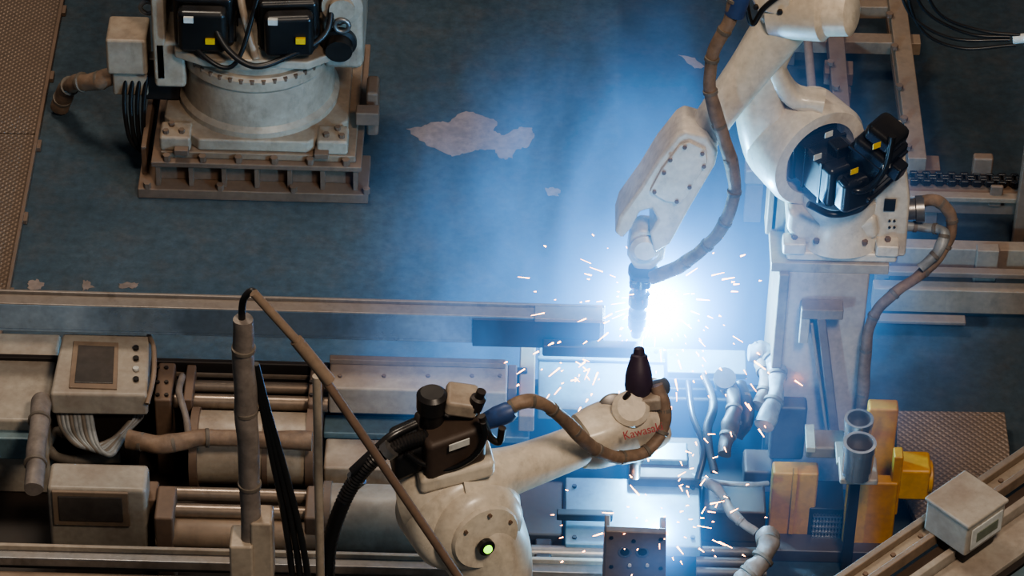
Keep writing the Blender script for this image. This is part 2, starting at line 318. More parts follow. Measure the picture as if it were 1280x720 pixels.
bx(g,'rail_foot',p(1128,190,0).x,p(1165,190,0).x,p(1140,212,0).y-60,p(1140,212,0).y-30,0,48,'brown')
g=G('chain_conveyor')
blk(g,'chain_bed',1126,1330,226,244,268,70,'brown')
blk(g,'chain_bed_lip',1126,1330,240,248,254,74,'beige')
y0=H(1200,232,76).y
for xx in (H(1150,250,0).x,H(1260,250,0).x): bx(g,'leg',xx,xx+16,y0+2,y0+16,0,50,'brown')
for i in range(34):
    x=H(1142,220,76).x+i*8.0
    bx(g,'chain_link_%d'%i,x-5,x+5,y0+2+(i%2)*5,y0+7+(i%2)*5,72,81,'black',1.5); bx(g,'chain_link_far_%d'%i,x-5,x+5,y0+18-(i%2)*5,y0+23-(i%2)*5,72,81,'black',1.5)
    cyl(g,'chain_roller_%d'%i,(x+4,y0+4,76.5),(x+4,y0+21,76.5),3.2,'dark',seg=8)
bx(g,'chain_guard',H(1215,200,90).x,H(1240,200,90).x,y0+20,y0+34,60,104,'brown',3); bx(g,'chain_post',H(1236,230,76).x,H(1252,230,76).x,y0-16,y0-10,55,88,'brown',2)
g=G('lower_support_frame')
blk(g,'upper_rail',1094,1330,300,312,336,80,'beige'); blk(g,'lower_rail',1092,1330,352,364,392,50,'beige'); blk(g,'post_a',1222,1250,304,314,400,86,'beige',zb=0); blk(g,'post_b',1098,1116,304,314,400,82,'brown',zb=0)
blk(g,'lip',1094,1330,334,342,348,70,'brown'); blk(g,'foot',1090,1208,392,402,406,20,'brown')
g=G('steel_bracket'); blk(g,'arm',932,985,196,214,232,90,'beige',3); blk(g,'post',934,956,205,214,262,84,'brown',zb=0)
g=G('overhead_cable')
for i,pts in enumerate([[(1120,-30),(1140,20),(1190,48),(1262,50)],[(1135,-30),(1158,15),(1210,42),(1262,46)],[(1148,-30),(1175,18),(1225,38),(1275,44)],[(1128,-30),(1150,35),(1200,60),(1270,56)]]):
    tube(g,'strand_%d'%i,[V(a,b,100) for a,b in pts],2.2,'black')
cyl(g,'plug',V(1266,49,100),V(1300,46,100),6,'label'); q=V(1306,46,100); bx(g,'support_post',q.x-6,q.x+8,94,108,0,q.z+20,'brown')
# ================================================================ RIGHT ROBOT
g=G('robot_pedestal')
blk(g,'top_plate',964,1112,262,330,342,345,'ivory2')
xa,xb=V(978,340,-355).x,V(1088,340,-355).x
bx(g,'column',xa,xb,-355,-250,0,333,'column',3)
bx(g,'column_gusset',xa-4,xa+8,-362,-240,0,333,'beige',2)
bx(g,'rear_riser',V(962,240,-270).x,V(982,240,-270).x,-300,-230,345,440,'beige',3)
bx(g,'rear_bar',V(958,250,-280).x,V(972,250,-280).x,-300,-270,340,435,'beige',2)
g=G('welding_robot')
bc=V(1048,300,-300); bc.z=345
bx(g,'base_slab',bc.x-62,bc.x+62,-352,-252,345,358,'ivory',4)
lathe(g,'base_cone',(bc.x-2,-302,357),(0,0,1),[(0,58),(14,54),(34,48),(46,50),(62,50),(66,44)],'ivory',48)
for i,(dx,dy) in enumerate(((-54,-42),(-54,38),(50,-42),(50,38))): obx(g,'base_lug_%d'%i,(bc.x+dx,-302+dy,364),(1,0,0),(0,1,0),(0,0,1),(26,22,16),'ivory',3)
bolts(g,'base_bolts',[(bc.x+dx,-302+dy,372) for dx,dy in((-54,-42),(-54,38),(50,-42),(50,38),(-30,-48),(24,-48))],(0,0,1),3.5,4,'brown')
prismv(g,'turret_box',[(1098,202),(1132,196),(1138,250),(1132,322),(1102,322),(1094,290),(1060,292),(1050,278),(1092,262)],-338,70,'ivory',4)
prismv(g,'turret_skirt',[(985,262),(1040,286),(1096,270),(1100,300),(1060,312),(1000,308),(982,290)],-345,80,'ivory',8)
fb(g,'rating_plate',1106,1120,250,264,-340.5,2,'black',0); bolts(g,'rating_dots',[V(1112+i*6,276+j*8,-339) for i in range(2) for j in range(2)],(0,-1,0),1.5,1,'black')
ax=Vector((.53,-.85,0)).normalized()
sc=V(1006,180,-290)
lathe(g,'shoulder_housing',sc-ax*30,ax,[(0,20),(0,52),(8,62),(52,64),(60,60),(60,46),(38,44),(38,10)],'ivory',48)
servo(g,'shoulder_motor',sc+ax*50+Vector((0,0,2)),ax,(0,0,1),70,54)
servo(g,'side_motor',V(1092,198,-350),(0.25,-.2,1),(.8,-.6,0),64,48)
for i,(a,b,dm) in enumerate(((1022,196,'label'),(1036,168,'label'),(1068,214,'labely'),(1096,182,'labely'),(1108,208,'label'))):
    c=V(a,b,-385); obx(g,'sticker_%d'%i,c,(.85,.53,0),ax,(0,0,1),(10,1,7),dm,0)
tube(g,'motor_cable',[V(a,b,-385) for a,b in((1050,222),(1068,238),(1090,232),(1108,206),(1116,170))],4,'black')
tube(g,'turret_cable',[V(a,b,-370) for a,b in((1010,255),(1040,268),(1072,262),(1088,248))],4,'black')
# upper arm
loft(g,'upper_arm',[(V(1000,196,-278),104,44),(V(975,172,-282),92,50),(V(952,140,-288),60,50),(V(950,105,-290),50,46),(V(962,66,-292),44,44),(V(985,20,-292),50,46),(V(1000,-15,-292),60,46)],'ivory',ex=3)
loft(g,'arm_rib',[(V(1030,128,-300),24,30),(V(990,118,-296),22,30),(V(968,80,-300),22,30),(V(972,40,-300),20,30)],'ivory',ex=3)
# elbow
ea=Vector((.9,-.35,.2)).normalized()
lathe(g,'elbow_housing',V(965,8,-300),ea,[(0,26),(4,34),(60,34),(66,28),(90,26),(94,18)],'ivory',40)
servo(g,'elbow_motor',V(975,-40,-300),(-.3,-.2,1),(1,0,0),60,50)
prismv(g,'elbow_web',[(945,22),(1000,-20),(1050,-15),(1052,20),(1030,38),(990,50),(960,42)],-322,50,'ivory',6)
prismv(g,'elbow_cover',[(934,-10),(985,-30),(990,8),(975,22),(946,14)],-335,12,'ivory',4)
bolts(g,'elbow_bolts',[V(a,b,-336) for a,b in((945,8),(975,14),(984,-8))],(0,-1,0),3,3,'dark')
# forearm
loft(g,'forearm_tube',[(V(985,22,-305),58,54),(V(962,52,-308),54,50),(V(938,85,-312),47,46),(V(905,130,-318),42,42),(V(880,166,-322),40,40),(V(868,184,-324),44,42)],'ivory',ex=2.2)
prismv(g,'wrist_casting',[(846,170),(856,164),(884,172),(898,190),(894,208),(862,262),(838,306),(818,318),(812,292),(822,276),(814,262),(800,266),(790,286),(778,300),(768,292),(774,272),(800,236),(822,200)],-352,50,'ivory',4)
prismv(g,'wrist_cover_plate',[(850,182),(862,178),(882,188),(884,204),(852,254),(832,252),(812,240),(826,214)],-356,5,'ivory',1)
bolts(g,'wrist_bolts',[V(a,b,-357) for a,b in((856,184),(878,192),(880,208),(862,234),(846,252),(818,240),(830,216),(838,200))],(0,-1,0),2.4,1.5,'brown')
prismv(g,'wrist_fork_lower',[(788,296),(800,288),(816,290),(834,304),(830,326),(812,342),(796,344),(784,322)],-340,32,'ivory',5)
lathe(g,'wrist_knuckle',V(806,298,-322),(0,-1,.1),[(0,17),(22,17),(26,12)],'ivory',32)
lathe(g,'wrist_flange',V(804,336,-340),(-.03,0,-1),[(0,17),(6,17),(8,13),(16,13)],'dark')
tp=V(801,346,-345); tq=V(795,420,-348); tl=(tq-tp).length/98
lathe(g,'welding_torch',tp,tq-tp,[(a*tl,b*.92) for a,b in((0,12),(10,14),(14,9),(26,9),(28,13),(44,13),(46,9),(54,9),(56,12),(62,12),(63,10),(66,10),(67,12),(82,11),(88,8),(98,6))],'black',24)
obx(g,'torch_clamp',V(800,350,-345),(1,0,0),(0,1,0),(0,0,1),(24,22,12),'black',3)
tube(g,'wrapped_hose',[V(a,b,y) for a,b,y in((922,-20,-350),(912,25,-355),(893,62,-358),(887,105,-362),(897,150,-366),(912,195,-368),(918,240,-368),(905,280,-366),(880,310,-362),(850,332,-356),(815,348,-350))],7.5,'wrap',wob=.16)
cyl(g,'hose_collar',V(928,-12,-350),V(918,18,-353),11,'bluec')
tube(g,'elbow_cable',[V(a,b,-345) for a,b in((932,0),(940,30),(955,10),(980,-10))],3,'black')
tube(g,'base_hose',[V(a,b,y) for a,b,y in((1128,262,-300),(1165,250,-300),(1188,268,-300),(1186,300,-310),(1160,335,-330),(1120,365,-360),(1092,395,-366),(1082,440,-368),(1078,500,-368),(1070,560,-368))],6.5,'wrap',wob=.2)
tube(g,'base_hose_2',[V(a,b,y) for a,b,y in((1130,282,-305),(1160,285,-305),(1180,290,-315),(1172,315,-330),(1150,335,-340))],6,'wrapw',wob=.25)
lathe(g,'hose_fitting',V(1128,262,-302),(1,0,.1),[(0,12),(14,12),(15,15),(24,15)],'steel')
# ================================================================ COLUMN BRACKET / CUPS / YELLOW
g=G('column_bracket')
beam(g,'angle_leg',V(1026,392,-366),V(1044,545,-372),20,10,'brown',up=(1,0,0)); beam(g,'angle_web',V(1014,400,-362),V(1034,540,-366),4,14,'beige',up=(0,1,0))
fb(g,'top_arm',1002,1055,388,400,-376,20,'beige'); fb(g,'top_clip',1002,1014,388,430,-374,16,'ivory2')
g=G('nozzle_cleaning_station')
ZS=165
blk(g,'shelf',1050,1098,570,600,608,ZS,'ivory2',2,zb=ZS-8); blk(g,'side_block',1008,1058,536,560,574,ZS-10,'beige',3); blk(g,'side_tab',1008,1020,530,560,566,ZS+4,'ivory2',1)
q=H(1072,592,ZS); bx(g,'post',q.x-6,q.x+6,q.y+10,q.y+22,0,ZS-8,'dark')
for i,(a,b,r,h,z) in enumerate(((1074,523,15.5,34,ZS+50),(1075,553,17.5,47,ZS+48))):
    c=H(a,b,z); lathe(g,'steel_cup_%d'%i,(c.x,c.y,z-h),(0,0,1),[(0,r*.96),(h*.8,r),(h*.8,r*1.06),(h,r*1.06),(h,r*.85),(h-26,r*.82)],'chrome',40)
    lathe(g,'cup_bore_%d'%i,(c.x,c.y,z-24),(0,0,1),[(0,r*.8),(1,r*.8)],'dark',32)
c=H(1074,523,ZS+50); cyl(g,'cup_stem',(c.x,c.y,ZS-6),(c.x,c.y,ZS+16),10,'steel'); bx(g,'rear_shelf',c.x-22,c.x+22,c.y-16,c.y+20,ZS-8,ZS-3,'ivory2')
g=G('yellow_guard_post')
blk(g,'left_box',966,1024,576,592,682,112,'yellow',3,zb=0); blk(g,'left_rib',992,998,584,592,680,116,'yellow',1,zb=20)
blk(g,'right_panel',1086,1124,498,512,705,180,'yellow',3,zb=0); blk(g,'right_lower',1060,1124,592,604,705,112,'yellow',3,zb=0)
blk(g,'right_flange',1118,1130,558,572,640,150,'yellow',2,zb=60)
c=H(1130,585,120); bx(g,'yellow_arm',c.x-6,c.x+30,c.y-16,c.y+20,84,130,'yellow',4); lathe(g,'yellow_cap',(c.x+28,c.y,108),(1,0,0),[(0,19),(4,19),(6,14)],'yellow')
blk(g,'base_foot',960,1140,668,690,705,18,'dbrown',2,zb=0)
g=G('vent_grille'); blk(g,'housing',1012,1056,600,636,690,60,'dark',2,zb=0)
yv=H(1034,636,60).y
for i in range(9):
    xx=H(1018+i*4,640,50).x; bx(g,'slat_%d'%i,xx-1,xx+1,yv-4,yv,8,52,'steel',0)
for i in range(6): bx(g,'bar_%d'%i,H(1016,640,50).x,H(1052,640,50).x,yv-5,yv-1,10+i*8,12+i*8,'steel',0)
g=G('machine_end_block'); blk(g,'upper_block',966,1010,494,510,576,170,'dbrown',4); blk(g,'ledge',930,968,560,590,610,90,'dbrown',4); blk(g,'back_plate',1010,1062,502,512,600,120,'dbrown',2)
g=G('tread_plate_step')
P=[H(1122,513,24)]+[H(1256,515,24),H(1262,560,24),H(1264,668,24),H(1160,668,24),H(1146,650,24),H(1128,615,24),H(1120,585,24)]
prismh(g,'plate',[(a.x,a.y) for a in P],14,24,'tread',1); bx(g,'support',P[0].x+20,P[1].x-20,P[2].y-80,P[0].y-20,0,14,'dark')
# ================================================================ BEAM WORKPIECE
g=G('steel_beam_workpiece')
ZB=250
yb=H(375,374,ZB).y; yf=H(375,389,ZB).y; xr=V(756,404,yf).x; zl=V(375,420,yf).z
bx(g,'top_flange',-900,xr,yf,yb,ZB-5,ZB,'beamtop',1)
bx(g,'web',-900,xr,yf-.5,yf+5,zl,ZB-1,'web',1); bx(g,'bottom_flange',-900,xr,yf,yb,zl-4,zl,'web',1)
bx(g,'flange_lip',-900,xr,yb-4,yb,ZB-2,ZB+4,'beamtop',1)
bx(g,'end_plate',xr-150,xr-5,yf-3,yf-.6,zl-6,ZB-3,'dark',.5)
bx(g,'clamp_shoe',xr-70,xr+45,yf-18,yf-4,zl-6,zl+10,'dark',2)
bx(g,'tongue_plate',xr-80,xr-2,yf-8,yb-6,ZB,ZB+5,'beamtop',1)
# ================================================================ POSITIONER
g=G('positioner_bed')
bx(g,'bed',-900,V(968,600,-560).x,-668,-338,0,52,'dark',3)
g=G('machine_back_panel')
bx(g,'rear_wall',-900,V(962,440,-350).x,-352,-340,52,150,'dark',2)
bx(g,'rear_rail',-900,V(660,440,-350).x,-350,-343,150,170,'dark',2)
g=G('cover_box'); blk(g,'cover',-60,58,415,525,572,165,'grey',4,zb=52); blk(g,'blue_strip',-60,42,530,548,574,150,'blue',2)
tube(g,'wrapped_pipe',[H(52,500,185),H(46,560,190),H(42,612,185)],12,'wrapg',wob=.2)
g=G('control_pendant_box')
z=200; P=[H(78,416,z),H(188,418,z),H(184,494,z-0),H(62,492,z)]
v=[p+Vector((0,0,0)) for p in P]+[p-Vector((0,0,32)) for p in P]
mk(g,'case',v,[(0,1,2,3),(7,6,5,4),(0,4,5,1),(1,5,6,2),(2,6,7,3),(3,7,4,0)],'grey',4)
def quad(g,name,px,z,m,t=2): prismh(g,name,[(H(a,b,z).x,H(a,b,z).y) for a,b in px],z-t-1,z,m,.6)
quad(g,'bezel',[(92,426),(148,428),(146,486),(86,484)],z+2,'beige'); quad(g,'display',[(98,431),(143,433),(141,479),(93,478)],z+3,'glass')
for i in range(4): c=H(170,436+i*13,z+1); lathe(g,'button_%d'%i,c,(0,0,1),[(0,3.4),(3,3.4)],'black' if i!=2 else 'label',12)
bx(g,'support',P[3].x+20,P[2].x-20,P[3].y+10,P[0].y-10,52,z-32,'dark')
tube(g,'handle',[H(184,505,z-10),H(192,470,z+4),H(192,435,z+4),H(186,420,z-4)],3,'beige')
g=G('cable_bundle')
for i in range(9):
    o=i*5
    tube(g,'cable_%d'%i,[H(72+o,512,165),H(78+o*1.1,536+o*.5,150),H(100+o,558+o*.25,145),H(135+o*.6,552-o*.3,145),H(160+o*.4,530-o*.2,150),H(176,505+o*.3,160)],2.8,'wrapw' if i%3 else 'hose')
tube(g,'wrapped_pipe',[H(160,548,170),H(200,556,170),H(245,548,172),H(300,548,170),H(390,552,170)],10,'wrap',wob=.2)
tube(g,'tail',[H(90,545,120),H(70,540,118),H(60,560,110),H(85,575,110),H(150,572,115)],6,'hose',wob=.1)
g=G('lower_control_box'); blk(g,'case',58,182,578,612,690,185,'grey',5)
yl=H(120,612,185).y; fb(g,'window_frame',64,160,616,658,yl-3,4,'beige'); fb(g,'window',72,152,622,652,yl-4.5,4,'glass',1)
blk(g,'pedestal',75,170,600,640,700,80,'dark',zb=52); blk(g,'side_duct',182,196,600,625,700,150,'brown',3)
g=G('hydraulic_cylinder')
def hc(x0,x1,py,z,r,m,nm): 
    c=H((x0+x1)/2,py,z); a=V(x0,py,c.y); b=V(x1,py,c.y); cyl(g,nm,(a.x,c.y,z),(b.x,c.y,z),r,m); return c.y
hc(204,410,466,150,8,'rod','rod_a'); hc(204,410,484,150,7,'rod','rod_b'); hc(204,410,503,145,9,'rod','rod_c'); hc(230,420,494,128,9,'hose','pipe')
blk(g,'end_cap_left',192,214,452,500,520,168,'brown',3,zb=52); blk(g,'end_cap_right',384,402,452,505,520,168,'brown',3,zb=52); blk(g,'mid_clamp',228,240,455,500,518,166,'brown',2)
bolts(g,'cap_bolts',[H(a,b,169) for a in(197,208,389,397) for b in(460,478,494)],(0,0,1),2.4,2,'dark')
tube(g,'port_hose',[H(228,470,170),H(224,490,178),H(232,520,172),H(236,545,160)],4,'wrapg',wob=.1)
g=G('rotary_drum')
hc(246,392,560,118,42,'ivory2','drum'); hc(240,250,560,118,47,'brown','drum_flange_l'); hc(330,337,560,118,44,'brown','drum_band'); hc(384,394,560,118,47,'brown','drum_flange_r')
g=G('hydraulic_cylinder')
hc(206,404,619,140,8,'rod','rod_a'); hc(206,404,640,140,8,'rod','rod_b'); hc(196,404,668,120,17,'beige','barrel'); hc(212,400,655,125,6,'hose','pipe')
blk(g,'end_cap_left',192,216,606,648,672,158,'brown',3,zb=52); blk(g,'end_cap_right',380,402,606,648,690,158,'brown',3,zb=52)
g=G('guide_rail_cover')
blk(g,'cover_top',410,634,450,488,520,178,'ivory2',3); blk(g,'ridge',412,632,446,452,458,186,'beige',1); blk(g,'end_face',634,646,455,485,525,172,'brown',2)
bolts(g,'cover_bolts',[H(a,470,179) for a in(425,480,535,590,625)],(0,0,1),2.4,1.5,'brown')
g=G('slide_plate'); blk(g,'strip',404,662,521,544,552,118,'blue',2); blk(g,'block',404,500,548,586,612,112,'ivory2',3,zb=52); blk(g,'lower',500,600,552,590,600,100,'dbrown',3,zb=52); 
g=G('drive_barrel'); hc(408,560,650,112,40,'ivory2','barrel'); hc(404,414,650,112,44,'brown','flange'); hc(560,640,650,100,30,'dbrown','shaft')
g=G('clamp_table')
blk(g,'rear_plate',672,832,431,512,522,158,'blue',2,zb=140); blk(g,'rear_plate_lip',672,832,446,450,453,163,'blue',1); blk(g,'left_rail',648,668,432,520,540,165,'beige',2)
blk(g,'right_plate',834,934,436,466,474,170,'blue',2); blk(g,'right_front',834,930,474,500,560,140,'dark',3); blk(g,'slot',700,790,520,545,556,130,'dark',2)
blk(g,'centre_column',786,878,545,598,640,125,'dbrown',3,zb=52); blk(g,'centre_cap',800,860,552,575,590,132,'blue',2)
blk(g,'front_plate',706,877,598,682,692,112,'blue',2,zb=96); blk(g,'front_left',640,704,600,668,690,105,'dbrown',3,zb=52); blk(g,'left_pad',606,646,560,590,640,110,'dbrown',3,zb=52)
blk(g,'front_right',880,958,600,640,676,100,'dbrown',3,zb=52)
for nm,a,b in(('clamp_bar_a',740,560),('clamp_bar_b',736,636)): blk(g,nm,a-40,a+30,b,b+8,b+16,128,'dark',1.5)
bolts(g,'plate_bolts',[H(a,b,159) for a,b in((685,440),(685,503),(820,440),(820,503))]+[H(a,b,113) for a,b in((718,608),(866,610),(718,672),(866,672))],(0,0,1),2.6,2,'dark')
for i in range(3): hc(870,958,690+i*13,100-i*5,6,'dbrown','pipe_%d'%i)
hc(664,760,692,98,9,'rod','pipe_l'); blk(g,'link',668,690,672,700,715,104,'dark',3)
g=G('hose_cluster')
tube(g,'pale_wrap',[H(936,440,190),H(958,442,188),H(970,462,185),H(969,495,180),H(955,532,170)],11,'wrapw',wob=.28)
tube(g,'pale_wrap_b',[H(952,452,182),H(958,480,180),H(948,508,174)],9,'wrapg',wob=.3)
tube(g,'dark_wrap',[H(903,475,185),H(918,500,185),H(912,535,180),H(905,568,170)],9,'dbrown',wob=.3)
tube(g,'dark_wrap_b',[H(925,480,180),H(934,520,170),H(920,545,150)],8,'dark',wob=.2)
tube(g,'dark_wrap_c',[H(880,470,176),H(892,505,180),H(884,540,170),H(893,590,150)],5,'dark',wob=.2)
tube(g,'dark_wrap_d',[H(860,478,170),H(866,520,172),H(880,560,160),H(872,600,140)],4,'black')
tube(g,'low_hose',[H(880,600,130),H(900,615,135),H(918,645,130),H(945,665,120)],5.5,'wrapg',wob=.3)
tube(g,'low_hose_b',[H(960,668,140),H(958,690,140),H(942,712,130),H(926,730,120)],12,'wrapg',wob=.3)
tube(g,'low_hose_c',[H(855,588,120),H(880,600,124),H(930,606,124),H(960,604,118)],3,'wrapw')
lathe(g,'elbow_fitting',H(905,478,186),(0,-.5,1),[(-8,10),(6,10),(8,13),(14,13)],'steel',16)
# front rail
g=G('front_rail')
blk(g,'rail_top',-80,760,694,706,716,148,'steel',1.5); 
yr=H(340,694,148).y
bx(g,'rail_base',-900,V(760,720,yr-60).x,yr-96,yr-18,90,132,'beige',2)
bx(g,'rail_lip',-900,V(760,720,yr).x,yr-2,yr+3,120,154,'ivory2',1); bx(g,'rail_stand',-900,V(760,720,yr).x,yr-90,yr-30,0,90,'dark',2)
# small fixture
g=G('fixture_block')
yq=-702
P0=[(757,664),(833,667),(832,735),(755,735)]
prismv(g,'plate',P0,yq,9,'fixt',1.5); fb(g,'side_l',756,763,666,735,yq+2,28,'fixt'); fb(g,'side_r',825,833,668,735,yq+2,28,'fixt')
for i,a in enumerate((781,803)):
    lathe(g,'hole_bush_%d'%i,V(a,689,yq+1),(0,-1,0),[(0,7),(2,7),(2,5),(-3,5)],'steel',20); lathe(g,'hole_%d'%i,V(a,689,yq),(0,-1,0),[(0,5),(1.3,5)],'black',20)
    lathe(g,'pin_%d'%i,V(a+6,706,yq),(0,-1,0),[(0,2),(2,2)],'label',12)
bolts(g,'corner_screws',[V(a,b,yq) for a,b in((764,672),(826,674),(764,708),(826,710),(792,676))],(0,-1,0),2.4,1,'black',10)
bx(g,'base',V(757,720,yq).x-6,V(833,720,yq).x+6,yq-6,yq+32,0,96,'dark')
# ================================================================ FOREGROUND ROBOT
g=G('welding_robot')
ax2=Vector((.45,-.85,.1)).normalized()
lathe(g,'joint_housing',V(566,628,-735)-ax2*20,ax2,[(0,50),(6,60),(54,62),(66,56),(70,48)],'ivory',48)
lathe(g,'joint_cap',V(604,668,-790),ax2,[(-36,52),(-8,50),(0,44),(3,38),(4,38),(8,36)],'ivory',48)
loft(g,'joint_body',[(V(504,622,-740),60,70),(V(530,618,-740),104,96),(V(560,630,-745),118,100),(V(592,660,-755),104,96),(V(612,700,-760),90,84),(V(616,748,-762),80,80)],'ivory',ex=2.3)
lathe(g,'lamp_bezel',V(607,683,-806),ax2,[(-2,9),(4,9),(5,7)],'black',24); lathe(g,'green_lamp',V(607,683,-806)+ax2*4,ax2,[(0,5),(3,4.5),(5,2)],'green',20)
bolts(g,'cap_bolts',[V(604,668,-790)+ax2*7+Vector((math.cos(a)*.85,math.cos(a)*.45,math.sin(a)))*31 for a in [i*math.pi/3+.4 for i in range(6)]],ax2,2.2,2,'brown')
bx(g,'base_column',V(616,740,-762).x-50,V(616,740,-762).x+50,-845,-800,0,190,'ivory2',6)
# forearm
loft(g,'forearm_tube',[(V(570,606,-745),90,84),(V(605,598,-735),64,62),(V(640,588,-718),52,50),(V(690,570,-690),46,46),(V(735,552,-668),44,44)],'ivory',ex=2.1)
loft(g,'wrist_casting',[(V(724,552,-672),52,46),(V(745,546,-662),60,54),(V(780,534,-645),62,56),(V(812,524,-630),58,54),(V(824,518,-624),44,44)],'ivory',ex=4)
loft(g,'wrist_end',[(V(800,548,-634),30,40),(V(808,520,-628),44,50),(V(812,496,-625),40,44),(V(812,484,-625),24,30)],'ivory',ex=3)
lathe(g,'wrist_disc',V(788,512,-655),(.1,-.5,.86),[(-6,20),(4,20),(8,15)],'ivory',32)
lathe(g,'wrist_disc_side',V(768,513,-645),(-.1,-.5,.8),[(-6,18),(4,18),(7,14)],'steel',32)
tp=V(798,502,-640); tq=V(799,434,-616); tl=(tq-tp).length/98
lathe(g,'torch_body',tp,tq-tp,[(a*tl,b*.78) for a,b in((0,12),(8,14),(14,17),(30,19),(50,18),(62,16),(74,13),(84,11),(86,8),(96,7),(98,5))],'purple',28)
obx(g,'torch_bracket',V(806,498,-640),(1,0,.1),(0,1,0),(-.1,0,1),(34,26,16),'ivory2',3)
lathe(g,'torch_nozzle',V(795,566,-640),(0,0,-1),[(0,9),(10,9),(12,6),(34,6)],'steel',20)
lathe(g,'side_boss',V(824,484,-625),(.7,-.3,.5),[(-10,9),(8,9),(10,6)],'steel',20)
tube(g,'torch_lead',[V(a,b,-650) for a,b in((786,492),(776,505),(772,525),(784,540))],3,'black')
tx=bpy.data.curves.new('logo_lettering','FONT'); tx.body='Kawasaki'; tx.size=12.5*K; tx.extrude=.0004; tx.materials.append(M['red'])
to=bpy.data.objects.new('logo_lettering',tx); bpy.context.scene.collection.objects.link(to)
tdir=(V(828,536,-668)-V(775,550,-690)).normalized(); nrm=Vector((.1,-.72,.68)); nrm=(nrm-tdir*nrm.dot(tdir)).normalized(); tu=nrm.cross(tdir)
to.matrix_world=Matrix.Translation(V(780,550,-694)*K)@Matrix((tdir,tu,nrm)).transposed().to_4x4(); g.parts.append(to)
# motors on elbow
obx(g,'motor_block',V(562,545,-745),(1,.3,.25),(-.3,1,0),(0,0,1),(66,60,50),'dbrown',7)
obx(g,'motor_block_dark',V(520,556,-745),(1,.2,.45),(-.2,1,0),(0,0,1),(58,50,38),'black',7)
lathe(g,'encoder_cap',V(540,512,-745),(0,0,1),[(-26,13),(0,13),(2,16),(20,16),(24,12)],'black',28)
obx(g,'ivory_motor_cap',V(577,500,-740),(1,0,-.15),(0,1,0),(.15,0,1),(34,36,20),'ivory2',5)
obx(g,'motor_plinth',V(566,574,-745),(1,.2,.2),(-.2,1,0),(0,0,1),(80,62,22),'ivory',6)
lathe(g,'connector_a',V(596,503,-750),(.3,0,1),[(-8,8),(6,8),(8,5),(16,5)],'dark',16)
lathe(g,'connector_blue',V(614,524,-755),(.9,.1,.45),[(-6,9),(6,11),(20,11),(26,8)],'bluec',20)
obx(g,'motor_label',V(574,556,-778),(1,.3,.25),(-.3,1,0),(0,0,1),(22,1.5,8),'label',0)
tube(g,'wrapped_hose',[V(a,b,y) for a,b,y in((630,514,-752),(655,502,-745),(682,506,-735),(712,532,-720),(742,560,-705),(775,572,-690),(808,564,-672),(828,538,-655),(830,508,-645),(820,482,-635))],7,'wrap',wob=.16)
tube(g,'thin_cable',[V(a,b,-775) for a,b in((508,566),(530,580),(560,586),(590,572),(606,548),(604,528))],3,'black')
tube(g,'thin_cable_2',[V(a,b,-770) for a,b in((602,520),(612,545),(624,552),(628,535))],4,'dark')
tube(g,'ribbed_hose',[V(a,b,y) for a,b,y in((535,545,-760),(500,556,-770),(470,572,-778),(446,598,-782),(428,630,-785),(412,680,-785),(408,740,-785))],7.5,'black',n=18,ribs=1)
tube(g,'hose_2',[V(a,b,y) for a,b,y in((520,530,-750),(490,545,-765),(466,566,-775),(440,590,-785))],5,'black')
for a,b in((486,563),(446,598)): lathe(g,'hose_clamp',V(a,b,-779),(V(440,605,-780)-V(500,556,-770)),[(-4,10),(4,10)],'steel',20)
# ================================================================ FOREGROUND POLES
g=G('wrapped_pole_stand')
a=V(304,398,-840); cyl(g,'pole',(a.x,-840,30),(a.x,-840,a.z-20),8,'beige')
tube(g,'wrap',[(a.x,-840,a.z),(a.x-1,-840,a.z-90),(a.x+1,-840,a.z-180),(a.x-1,-840,a.z-330)],11,'wrapg',wob=.2)
lathe(g,'foot',(a.x,-840,0),(0,0,1),[(0,28),(8,28),(10,16),(34,12)],'brown')
fb(g,'clamp_block',312,340,655,730,-852,30,'ivory2',3); fb(g,'clamp_side',286,316,684,735,-856,34,'ivory2',3)
tube(g,'tip_hose',[V(b,c,-840) for b,c in((302,402),(304,376),(314,364),(322,370))],3.5,'black')
for i in range(3): tube(g,'drop_cable_%d'%i,[V(b,c,-835) for b,c in((316+i*2,455),(328+i*3,510),(342+i*6,580),(356+i*8,650),(366+i*10,730),(366+i*10,800))],3.4,'black')
g=G('diagonal_pipe')
tube(g,'pipe_upper',[V(317,366,-855),V(380,436,-860)],4.5,'beige'); tube(g,'pipe_lower',[V(380,436,-860),V(620,790,-900)],4.5,'brown')
tube(g,'pipe_joint',[V(370,425,-859),V(412,476,-864)],6.5,'beige')
g=G('thin_pole'); a=V(396,470,-820); cyl(g,'pole',(a.x,-820,0),(a.x,-820,a.z),4.5,'ivory2'); lathe(g,'foot',(a.x,-820,0),(0,0,1),[(0,16),(6,16)],'brown')
# ================================================================ RIGHT FOREGROUND RAIL
g=G('diagonal_guide_rail')
ZR=190
A=H(1036,734,ZR); B=H(1330,532,ZR); d=(B-A).normalized(); n=Vector((d.y,-d.x,0))
def rb(nm,off,w,z,h,m): beam(g,nm,A+n*off+Vector((0,0,z)),B+n*off+Vector((0,0,z)),w,h,m,1.2)
rb('rail_back',4,8,6,14,'beige'); rb('rail_tray',16,16,0,8,'ivory2'); rb('rail_front',28,7,6,16,'beige'); rb('channel',41,18,-10,10,'dbrown'); rb('aluminium_strip',54,8,-2,18,'grey')
rb('cover_panel',80,42,-10,8,'grey'); rb('cover_gap',106,8,-14,8,'dark'); rb('cover_panel_low',136,50,-16,8,'blue'); rb('cover_edge',166,8,-8,18,'steel'); rb('lower_bed',96,170,-40,30,'dark')
for i in range(4):
    q=A+d*(90+i*100)+n*90; bx(g,'leg_%d'%i,q.x-10,q.x+10,q.y-10,q.y+10,0,140,'dark')
